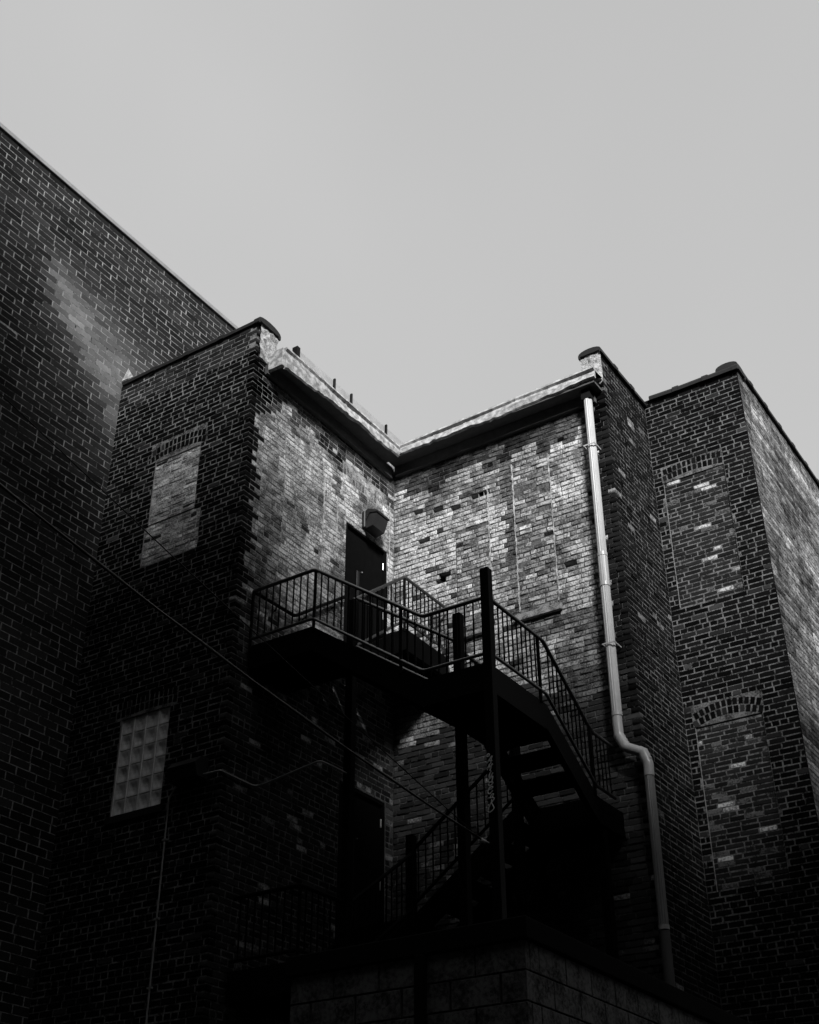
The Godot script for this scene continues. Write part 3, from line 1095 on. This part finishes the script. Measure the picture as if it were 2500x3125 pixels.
# ------------------------------------------------------------------ lamps, conduits, cables
func fittings() -> void:
	var g := thing("wall_lamp", "black box lamp with a faceted lens on the wall above the upper door", "lamp", P(12.85, 9.7, B1))
	var bk := MB.new()
	bk.box(P(12.6, 9.7, B1 + 0.01), P(12.95, 9.97, B1 - 0.05), 0.012)
	part("housing", bk, M.lamp_black, g)
	var hd := MB.new()
	hd.sweep(PackedVector2Array([Vector2(0.05, -0.02), Vector2(0.05, 0.15), Vector2(0.1, 0.17), Vector2(0.25, 0.1), Vector2(0.25, 0.07), Vector2(0.12, 0.1)]), P(12.615, 9.83, B1), P(12.935, 9.83, B1), Vector3(0, 0, 1))
	part("hood", hd, M.lamp_black, g)
	var le := MB.new()
	le.sweep(PackedVector2Array([Vector2(0.052, -0.14), Vector2(0.052, 0.12), Vector2(0.12, 0.095), Vector2(0.235, 0.06), Vector2(0.17, -0.12)]), P(12.63, 9.83, B1), P(12.92, 9.83, B1), Vector3(0, 0, 1))
	part("lens", le, M.lamp_lens, g)

	var f := thing("flood_light", "black box floodlight low on the blackened pier beside the glass blocks", "light", P(A1, 5.3, 9.42))
	var fb := MB.new()
	fb.sweep(PackedVector2Array([Vector2(0.0, -0.12), Vector2(0.0, 0.13), Vector2(0.12, 0.12), Vector2(0.22, 0.02), Vector2(0.17, -0.12)]), P(A1 - 0.005, 5.31, 9.62), P(A1 - 0.005, 5.31, 9.2), Vector3(-1, 0, 0))
	part("housing", fb, M.lamp_black, f)
	var fl := MB.new()
	fl.box(P(A1 - 0.165, 5.18, 9.58), P(A1 - 0.05, 5.189, 9.24))
	part("lens", fl, M.lamp_lens, f)

	var c := thing("conduit", "thin grey conduit running down the pier from the black floodlight", "conduit", P(A1, 1.0, 9.73))
	var cm := MB.new()
	var x := A1 - 0.022
	cm.tube(smooth([P(x, 5.25, 9.61), P(x, 5.17, 9.66), P(x, 5.05, 9.725), P(x, 4.5, 9.73), P(x, 3.0, 9.73), P(x, 1.0, 9.74)], 6), 0.011, 8)
	part("tube", cm, M.conduit_grey, c)
	for y in [4.6, 3.75, 3.05]:
		var s := MB.new()
		s.box(P(A1 - 0.036, y, 9.76), P(A1 - 0.004, y + 0.02, 9.70))
		part("clip", s, M.conduit_grey, c)
	var d := thing("conduit", "bent grey conduit reaching from the pier corner to the stair landing", "conduit", P(10.6, 5.23, 8.98))
	var dm := MB.new()
	dm.tube(smooth([P(10.0, 5.23, 9.2), P(10.02, 5.235, 8.99), P(10.08, 5.23, 8.972), P(10.5, 5.23, 8.972), P(10.58, 5.235, 8.965), P(10.62, 5.24, 8.92), P(10.62, 5.25, 8.8), P(10.62, 5.34, 8.15), P(10.65, 5.35, 8.09), P(10.8, 5.355, 8.08), P(11.12, 5.36, 8.08)], 6), 0.011, 8)
	part("tube", dm, M.conduit_grey, d)

	var end := P(10.27, 3.95, 5.88)
	for k in 2:
		var dirv := Vector3(0.727, 0.78, 1.0) if k == 0 else Vector3(0.703, 0.89, 1.0)
		var near := P(dirv.x * 6.6, dirv.y * 6.6, dirv.z * 6.6)
		var far := end + (near - end) * 1.9
		var sag := 0.30 if k == 0 else 0.10
		var pts: Array = []
		for i in 41:
			var t := i / 40.0
			var p := end.lerp(far, t)
			# hung so that it still passes through the near point
			var tn := 1.0 / 1.9
			p.y -= sag * 4.0 * t * (1.0 - t) - sag * 4.0 * tn * (1.0 - tn) * (t / tn)
			pts.append(p)
		var g2 := thing("cable", "thick black service cable sagging from the stair post past the tall wall" if k == 0 else "thin straight wire strung above the thick cable to the stair post", "cable", end)
		var mb := MB.new()
		mb.tube(pts, 0.0085 if k == 0 else 0.005, 8)
		part("strand", mb, M.cable_black, g2)
		if k == 0:
			var tw: Array = []
			for i in 121:
				var t := i / 120.0
				var fi := t * 40.0
				var i0 := mini(int(fi), 39)
				var p2: Vector3 = (pts[i0] as Vector3).lerp(pts[i0 + 1], fi - i0)
				tw.append(p2 + Vector3(0.012 * cos(t * 60.0), 0.011 + 0.003 * sin(t * 60.0), 0.004))
			var m2 := MB.new()
			m2.tube(tw, 0.0025, 6)
			part("messenger_wire", m2, M.conduit_grey, g2)
	var ins := thing("insulator", "small white porcelain insulator where the cables meet the stair post", "insulator", end)
	var im := MB.new()
	im.tube([P(10.3, 3.94, 5.86), P(10.25, 3.955, 5.90)], 0.018, 10)
	im.tube([P(10.27, 3.945, 5.885), P(10.26, 3.95, 5.892)], 0.028, 10)
	part("body", im, M.porcelain, ins)
	var ih := MB.new()
	ih.tube([P(10.335, 3.93, 5.83), P(10.3, 3.94, 5.86)], 0.008, 6)
	part("hook", ih, M.bright_steel, ins)

func smooth(path: Array, per: int) -> Array:
	var cv := Curve3D.new()
	for i in path.size():
		var tan: Vector3 = (path[mini(i + 1, path.size() - 1)] - path[maxi(i - 1, 0)])
		var l1: float = (path[i] - path[maxi(i - 1, 0)]).length()
		var l2: float = (path[mini(i + 1, path.size() - 1)] - path[i]).length()
		tan = tan.normalized() * minf(maxf(l1, 0.01), maxf(l2, 0.01)) * 0.33
		cv.add_point(path[i], -tan, tan)
	var out: Array = []
	var n := (path.size() - 1) * per
	for i in path.size() - 1:
		for k in per:
			out.append(cv.sample(i, float(k) / per))
	out.append(path[path.size() - 1])
	return out

# ------------------------------------------------------------------ the stair
const RA := 10.34      # rail line of the first flight, viewer's side
const RI := 11.12      # its other side
var bars := {}

func bend_path(pts: Array, r: float) -> Array:
	var out: Array = [pts[0]]
	for i in range(1, pts.size() - 1):
		var p: Vector3 = pts[i]
		var a: Vector3 = (pts[i - 1] - p)
		var b: Vector3 = (pts[i + 1] - p)
		var rr := minf(r, minf(a.length(), b.length()) * 0.45)
		var pa := p + a.normalized() * rr
		var pb := p + b.normalized() * rr
		for k in 6:
			var t := k / 5.0
			out.append(pa.lerp(p, t).lerp(p.lerp(pb, t), t))
	out.append(pts[pts.size() - 1])
	return out

func bar(length: float) -> Mesh:
	var key := int(round(length * 200.0))
	if not bars.has(key):
		var mb := MB.new()
		mb.tube([Vector3(0, -length * 0.5, 0), Vector3(0, length * 0.5, 0)], 0.0095, 8)
		bars[key] = mb.mesh(M.steel_black)
	return bars[key]

# a guard: top rail and bottom rail along the points, upright bars between
func guard(g: Node3D, pts: Array, posts: Array = [], gap := 0.645, spacing := 0.1, worn := true) -> void:
	var rm: Material = M.rail_black if worn else M.steel_black
	var t := MB.new()
	t.tube(bend_path(pts, 0.05), 0.0225, 12)
	part("handrail", t, rm, g)
	var low: Array = []
	for p in pts:
		low.append(p - Vector3(0, gap, 0))
	var l := MB.new()
	l.tube(bend_path(low, 0.05), 0.019, 10)
	part("bottom_rail", l, rm, g)
	for i in pts.size() - 1:
		var p: Vector3 = pts[i]
		var q: Vector3 = pts[i + 1]
		var flat := Vector2(q.x - p.x, q.z - p.z).length()
		var n := int(round(flat / spacing))
		for k in range(1, n):
			var c := p.lerp(q, float(k) / n)
			var o := MeshInstance3D.new()
			o.name = "baluster"
			o.mesh = bar(gap - 0.02)
			g.add_child(o, true)
			o.position = c - Vector3(0, gap * 0.5, 0) - g.position
	for c: Vector3 in posts:
		var m := MB.new()
		m.tube([c - Vector3(0, gap + 0.16, 0), c], 0.019, 10)
		part("rail_post", m, M.steel_black, g)

# steel channel, open towards side
func channel(g: Node3D, p: Vector3, q: Vector3, side: Vector3, called := "stringer", tall := 0.3) -> void:
	var mb := MB.new()
	var f := 0.07
	var t := 0.012
	mb.sweep(PackedVector2Array([Vector2(0, 0), Vector2(f, 0), Vector2(f, -t), Vector2(t, -t), Vector2(t, -tall + t), Vector2(f, -tall + t), Vector2(f, -tall), Vector2(0, -tall)]), p, q, side)
	part(called, mb, M.steel_black, g)

func post(g: Node3D, a: float, b: float, h0: float, h1: float, w := 0.1) -> MeshInstance3D:
	var mb := MB.new()
	mb.box(P(a - w * 0.5, h0, b + w * 0.5), P(a + w * 0.5, h1, b - w * 0.5), 0.006)
	var o := part("post", mb, M.steel_black, g)
	return o

func platform(g: Node3D, a0: float, a1: float, b0: float, b1: float, top: float) -> void:   # b0 < b1
	var mb := MB.new()
	mb.box(P(a0 + 0.02, top - 0.05, b1 - 0.02), P(a1 - 0.02, top - 0.03, b0 + 0.02))
	part("platform_floor", mb, M.floor_plate, g)
	channel(g, P(a0, top, b1), P(a0, top, b0), Vector3(1, 0, 0), "platform_beam")
	channel(g, P(a1, top, b0), P(a1, top, b1), Vector3(-1, 0, 0), "platform_beam")
	channel(g, P(a0 + 0.014, top - 0.002, b0), P(a1 - 0.014, top - 0.002, b0), Vector3(0, 0, -1), "platform_beam")
	channel(g, P(a1 - 0.014, top - 0.002, b1), P(a0 + 0.014, top - 0.002, b1), Vector3(0, 0, 1), "platform_beam")
	var n := int((a1 - a0) / 0.35)
	for i in range(1, n + 1):
		var j := MB.new()
		var a := lerpf(a0, a1, float(i) / (n + 1))
		j.box(P(a - 0.03, top - 0.2, b1 - 0.08), P(a + 0.03, top - 0.051, b0 + 0.08))
		part("joist", j, M.steel_black, g)

# treads of a flight that drops from p along dir (horizontal) over run and rise; across is its width vector
func treads(g: Node3D, p: Vector3, dir: Vector3, run: float, drop: float, across: Vector3) -> void:
	var n := int(round(drop / 0.188))
	var going := run / n
	for i in range(1, n):
		var c := p + dir * (going * (i - 0.5)) - Vector3(0, drop * i / n, 0) + across * 0.5
		var mb := MB.new()
		var half := across * 0.5 * (1.0 - 0.05 / across.length())
		var d := dir * (going * 0.5 + 0.018)
		var y := Vector3(0, 0.02, 0)
		if half.cross(y).dot(d) > 0.0:
			mb.obox(c, half, y, d, 0.004)
		else:
			mb.obox(c, -half, y, d, 0.004)
		var nose := c + d - Vector3(0, 0.03, 0)
		var e := dir * 0.006
		var y2 := Vector3(0, 0.028, 0)
		if half.cross(y2).dot(e) > 0.0:
			mb.obox(nose, half, y2, e)
		else:
			mb.obox(nose, -half, y2, e)
		part("tread", mb, M.floor_plate, g)

func staircase() -> void:
	var g := thing("steel_staircase", "black steel outside staircase turning down through landings in the brick recess", "staircase", P(11.5, 0.0, 7.2))
	var drop := 0.745                     # rail down to the top of the beams
	var BO := 8.08                        # outer edge of the landings along the door wall
	# landing at the door
	platform(g, 12.32, 13.38, BO, 8.97, 8.46 - drop)
	# flight down along the door wall
	channel(g, P(12.32, 8.46 - drop, BO), P(RI, 7.61 - drop, BO), Vector3(0, 0, -1))
	channel(g, P(12.32, 8.46 - drop, 8.95), P(RI, 7.61 - drop, 8.95), Vector3(0, 0, 1))
	treads(g, P(12.32, 8.43 - drop, BO), Vector3(-1, 0, 0), 1.2, 0.85, Vector3(0, 0, -0.87))
	guard(g, [P(13.37, 8.46, BO), P(12.3, 8.46, BO), P(RI + 0.05, 7.6, BO)], [P(12.3, 8.46, BO)])
	# rail fixed to the door wall
	var wr := MB.new()
	wr.tube(bend_path([P(RA, 7.6, 8.96), P(RI, 7.61, 8.94), P(12.17, 8.37, 8.94)], 0.05), 0.0225, 12)
	part("wall_rail", wr, M.steel_black, g)
	for q in [[10.75, 7.6], [11.35, 7.77], [11.95, 8.2]]:
		var br := MB.new()
		br.tube(smooth([P(q[0], q[1], 8.94), P(q[0], q[1] - 0.07, 8.945), P(q[0], q[1] - 0.09, 9.0)], 4), 0.01, 8)
		part("rail_bracket", br, M.steel_black, g)
	# first turning landing
	platform(g, RA, RI, 8.05, 8.97, 7.61 - drop)
	guard(g, [P(RA, 7.6, 8.96), P(RA, 7.61, 8.04), P(RA, 6.55, 6.56), P(RA, 6.55, 5.83)], [P(RA, 7.6, 8.96), P(RA, 7.61, 8.03), P(RA, 6.75, 6.84)])
	# flight towards the viewer
	channel(g, P(RA, 7.61 - drop, 8.05), P(RA, 6.55 - drop, 6.56), Vector3(1, 0, 0))
	channel(g, P(RI, 7.61 - drop, 8.05), P(RI, 6.55 - drop, 6.56), Vector3(-1, 0, 0))
	treads(g, P(RA, 7.58 - drop, 8.05), Vector3(0, 0, 1), 1.49, 1.06, Vector3(RI - RA, 0, 0))
	guard(g, [P(RI, 7.56, 7.98), P(RI, 6.62, 6.64)], [])
	# second turning landing
	platform(g, RA, 11.6, 5.78, 6.56, 6.55 - drop)
	guard(g, [P(RA + 0.05, 6.57, 5.78), P(11.6, 6.58, 5.78), P(12.7, 5.88, 5.78), P(13.2, 5.88, 5.78)], [P(11.47, 6.58, 5.78), P(12.66, 5.9, 5.78)])
	# flight away along the open side
	channel(g, P(11.6, 6.55 - drop, 5.78), P(12.72, 5.85 - drop, 5.78), Vector3(0, 0, -1))
	channel(g, P(11.6, 6.55 - drop, 6.58), P(12.72, 5.85 - drop, 6.58), Vector3(0, 0, 1))
	treads(g, P(11.6, 6.53 - drop, 5.78), Vector3(1, 0, 0), 1.12, 0.75, Vector3(0, 0, -0.8))
	guard(g, [P(11.2, 6.5, 6.6), P(11.6, 6.5, 6.6), P(12.45, 5.95, 6.6)], [])
	# third landing by the back wall, and the flight along that wall
	platform(g, 12.7, 13.38, 5.78, 6.66, 5.86 - drop)
	channel(g, P(12.46, 5.86 - drop, 6.66), P(12.46, 4.82 - drop, 8.08), Vector3(1, 0, 0))
	channel(g, P(13.34, 5.86 - drop, 6.66), P(13.34, 4.82 - drop, 8.08), Vector3(-1, 0, 0))
	treads(g, P(12.46, 5.84 - drop, 6.66), Vector3(0, 0, -1), 1.42, 1.04, Vector3(0.88, 0, 0))
	guard(g, [P(12.46, 5.86, 6.68), P(12.46, 4.83, 8.1)], [], 0.645, 0.1, false)
	# fourth landing at the lower door, flight down along the door wall, last landing
	platform(g, 12.46, 13.38, 8.08, 8.97, 4.82 - drop)
	channel(g, P(12.46, 4.82 - drop, 8.08), P(11.2, 3.92 - drop, 8.08), Vector3(0, 0, -1))
	channel(g, P(12.46, 4.82 - drop, 8.95), P(11.2, 3.92 - drop, 8.95), Vector3(0, 0, 1))
	treads(g, P(12.46, 4.8 - drop, 8.08), Vector3(-1, 0, 0), 1.26, 0.9, Vector3(0, 0, -0.87))
	guard(g, [P(12.44, 4.8, 8.08), P(11.2, 3.92, 8.08), P(10.36, 3.92, 8.08), P(10.36, 3.92, 8.95)], [P(11.2, 3.92, 8.08), P(10.36, 3.92, 8.08)], 0.645, 0.1, false)
	platform(g, 10.36, 11.2, 8.05, 8.97, 3.92 - drop)
	# posts
	var front := post(g, 10.367, 5.78, 2.43, 6.9)
	front.set_meta("label", "tall front post with white scrawled letters")
	post(g, 11.15, 6.6, 2.43, 6.95)
	post(g, 12.46, 6.66, 2.43, 5.92)
	post(g, 12.46, 8.1, -EYE, 5.03)
	post(g, 11.16, 8.08, -EYE, 7.58)
	post(g, 12.9, 5.85, 2.43, 4.8)
	# a brace under the third landing
	var bm := MB.new()
	bm.tube([P(12.46, 3.9, 6.66), P(13.3, 4.85, 6.66)], 0.025, 8)
	part("brace", bm, M.steel_black, g)
	# letters scrawled with a paint marker on the front post
	var strokes := [[[5.8466, 4.7818], [5.8469, 4.7955], [5.8371, 4.8051], [5.8222, 4.8037], [5.8196, 4.7933], [5.8273, 4.7833], [5.8415, 4.7799], [5.8466, 4.7818]], [[5.8505, 4.7077], [5.827, 4.7383], [5.7892, 4.7779]], [[5.7892, 4.7779], [5.8004, 4.7441], [5.8094, 4.7014]], [[5.8378, 4.7349], [5.7891, 4.7299]], [[5.8501, 4.6444], [5.8473, 4.6593], [5.8316, 4.681], [5.8208, 4.7039]], [[5.8208, 4.7039], [5.8281, 4.6617]], [[5.8281, 4.6617], [5.7851, 4.6948]], [[5.8001, 4.6722], [5.8209, 4.6322]], [[5.804, 4.6293], [5.8243, 4.6002], [5.8341, 4.5696], [5.8258, 4.564], [5.8083, 4.5794], [5.786, 4.6073]], [[5.7905, 4.5699], [5.7981, 4.5696], [5.835, 4.5468], [5.845, 4.5317], [5.8403, 4.5211], [5.8236, 4.5168], [5.7944, 4.5095], [5.8013, 4.4957], [5.823, 4.4812], [5.8355, 4.4838], [5.8378, 4.5015], [5.832, 4.5174]], [[5.7905, 4.5699], [5.7996, 4.5354], [5.8048, 4.5136]], [[5.8455, 4.4478], [5.8267, 4.4439], [5.8032, 4.4523], [5.7952, 4.4639], [5.8067, 4.4694], [5.8301, 4.4617], [5.8457, 4.4422], [5.851, 4.4167], [5.843, 4.4048], [5.8241, 4.4055], [5.7957, 4.4317]], [[5.8302, 4.3595], [5.8188, 4.3835], [5.7993, 4.3965], [5.7904, 4.3909], [5.8048, 4.3675]], [[5.8521, 4.3594], [5.8093, 4.3608], [5.7855, 4.3496], [5.8023, 4.3274], [5.8195, 4.3159]], [[5.8133, 4.3447], [5.8175, 4.3155], [5.8041, 4.2865], [5.7921, 4.2561], [5.8019, 4.2413], [5.834, 4.2223], [5.8546, 4.2275], [5.8514, 4.2549], [5.8374, 4.2895], [5.8143, 4.3223]], [[5.8503, 4.2996], [5.8533, 4.289]]]
	var gm := MB.new()
	for s in strokes:
		var path: Array = []
		for e in s:
			path.append(P(10.3145, e[1], e[0] - 0.027))
		gm.tube(smooth(path, 3) if path.size() > 2 else path, 0.0058, 6)
	part("painted_letters", gm, M.paint_marker, front, "white hand scrawled letters reading down the post")

# ------------------------------------------------------------------ block outbuilding in front
func outbuilding() -> void:
	var g := thing("block_outbuilding", "low grey concrete block outbuilding with a black roof edge below the stair", "building", P(7.9, -EYE, 4.22))
	var fa := 7.9
	var fb := 4.22
	var core := MB.new()
	core.box(P(fa + 0.02, -EYE, 6.2), P(13.2, 2.29, fb + 0.02))
	var wl := part("wall", core, M.concrete_joint, g)
	var rf := MB.new()
	rf.box(P(fa - 0.03, 2.3, 6.25), P(13.2, 2.45, fb - 0.03), 0.008)
	part("roof_edge", rf, M.tar_black, g)
	for side in 2:
		for k in 8:
			var y1 := 2.295 - k * 0.2
			var u := 0.0 if (k + side) % 2 == 0 else -0.2
			var U := 1.99 if side == 0 else 4.4
			while u < U - 0.03:
				var ua := maxf(u, 0.0)
				var ub := minf(u + 0.39, U)
				var mb := MB.new()
				var pr := rng.randf_range(0.0, 0.002)
				if side == 0:
					# front face; corner blocks on alternate courses
					var s0 := ua + (0.0 if k % 2 == 0 else 0.012)
					if ub - s0 > 0.03:
						mb.box(P(fa - pr, y1 - 0.19, fb + ub), P(fa + 0.06, y1, fb + s0 + 0.0), 0.004)
				else:
					var s1 := ua + (0.064 if (k % 2 == 0 and ua < 0.01) else 0.0)
					if ub - s1 > 0.03:
						mb.box(P(fa + s1, y1 - 0.19, fb + 0.06), P(fa + ub, y1, fb - pr), 0.004)
				if not mb.v.is_empty():
					part("concrete_block", mb, M.concrete_block, wl)
				u += 0.4
	var dp := MB.new()
	dp.box(P(fa - 0.07, -EYE, 5.075), P(fa - 0.005, 2.295, 5.005), 0.006)
	part("rain_pipe", dp, M.tar_black, g)

# ------------------------------------------------------------------ ground, and unseen blocks added behind the viewer to darken the yard
func yard() -> void:
	var gr := MB.new()
	gr.quad(Vector3(-200, 0, 200), Vector3(200, 0, 200), Vector3(200, 0, -200), Vector3(-200, 0, -200))
	struct("ground", gr, M.asphalt)
	shade_block(-2.6, -9.0, -30.0, 30.0, TALL_BLOCK_H, true, "tall unseen dark block added behind the viewer to shade the lower walls")
	shade_block(-2.0, 26.0, -5.0, -12.0, LOW_BLOCK_H, false, "lower unseen dark block added on the open side to cut sky light")

const TALL_BLOCK_H := 21.9
const LOW_BLOCK_H := 14.5

func shade_block(a0: float, a1: float, b0: float, b1: float, top: float, along_b: bool, label: String) -> void:  # added out of view; its height sets how far down sun and sky reach
	var g := thing("added_shade_block", label, "building", P(a0, -EYE, b0))
	var mb := MB.new()
	mb.box(P(minf(a0, a1), -EYE, maxf(b0, b1)), P(maxf(a0, a1), top, minf(b0, b1)))
	part("wall", mb, M.plain_dark_brick, g)
	var co := MB.new()
	co.box(P(minf(a0, a1) - 0.1, top + 0.002, maxf(b0, b1) + 0.1), P(maxf(a0, a1) + 0.1, top + 0.15, minf(b0, b1) - 0.1))
	part("coping", co, M.sill_stone, g)
	var n := 14
	var rows := int(top / 4.5)
	for i in n:
		for k in rows:
			var w := MB.new()
			var h := 0.4 + k * 4.3
			if along_b:
				var b := lerpf(b0 + 2.0, b1 - 2.0, float(i) / (n - 1))
				w.box(P(a0 - 0.05, h, b + 0.6), P(a0 + 0.02, h + 2.2, b - 0.6))
			else:
				var a := lerpf(a0 + 1.5, a1 - 1.5, float(i) / (n - 1))
				w.box(P(a - 0.6, h, b0 + 0.02), P(a + 0.6, h + 2.2, b0 - 0.05))
			part("window", w, M.window_dark, g)

# ------------------------------------------------------------------
func _ready() -> void:
	cam = Camera3D.new()
	cam.name = "camera"
	add_child(cam)
	cam.transform = Transform3D(Basis(Vector3(0.54706161, -0.00377082, 0.83708385), Vector3(-0.45150687, 0.8407278, 0.2988617), Vector3(-0.70488662, -0.54144487, 0.45822735)).orthonormalized(), Vector3(0, EYE, 0))
	cam.fov = 43.31
	cam.near = 0.05
	cam.far = 600.0
	cam.current = true
	var env := Environment.new()
	env.background_mode = Environment.BG_SKY
	var sky := Sky.new()
	var sm := ProceduralSkyMaterial.new()
	sm.sky_top_color = grey(0.117)
	sm.sky_horizon_color = grey(0.141)
	sm.sky_curve = 0.5
	sm.ground_horizon_color = grey(0.1)
	sm.ground_bottom_color = grey(0.03)
	sm.sun_angle_max = 1.0
	var cn := FastNoiseLite.new()
	cn.seed = 4
	cn.frequency = 0.006
	cn.fractal_octaves = 4
	var ci := cn.get_seamless_image(1024, 512)
	ci.convert(Image.FORMAT_RGBA8)
	sm.sky_cover = ImageTexture.create_from_image(ci)
	sm.sky_cover_modulate = Color(0.012, 0.012, 0.012, 1.0).linear_to_srgb()
	sky.sky_material = sm
	env.sky = sky
	env.tonemap_mode = Environment.TONE_MAPPER_LINEAR
	env.tonemap_exposure = 4.4
	env.sdfgi_enabled = true
	env.ssao_enabled = true
	env.ssil_enabled = true
	var we := WorldEnvironment.new()
	we.environment = env
	add_child(we)
	var sun := DirectionalLight3D.new()
	sun.name = "sun"
	add_child(sun)
	sun.look_at_from_position(Vector3.ZERO, Vector3(1.0, -0.9, -1.0), Vector3.UP)
	sun.light_energy = 0.5
	sun.light_angular_distance = 10.0
	sun.light_color = Color(1, 1, 1)
	sun.shadow_enabled = true

	rng.seed = 20241
	n_coarse.seed = 5
	n_coarse.frequency = 0.75
	n_coarse.fractal_octaves = 2
	n_mid.seed = 9
	n_mid.frequency = 2.6
	n_mid.fractal_octaves = 2
	n_fine.seed = 3
	n_fine.frequency = 0.37
	make_materials()
	yard()
	old_building()
	tall_building()
	outbuilding()
	staircase()
	downpipe()
	fittings()
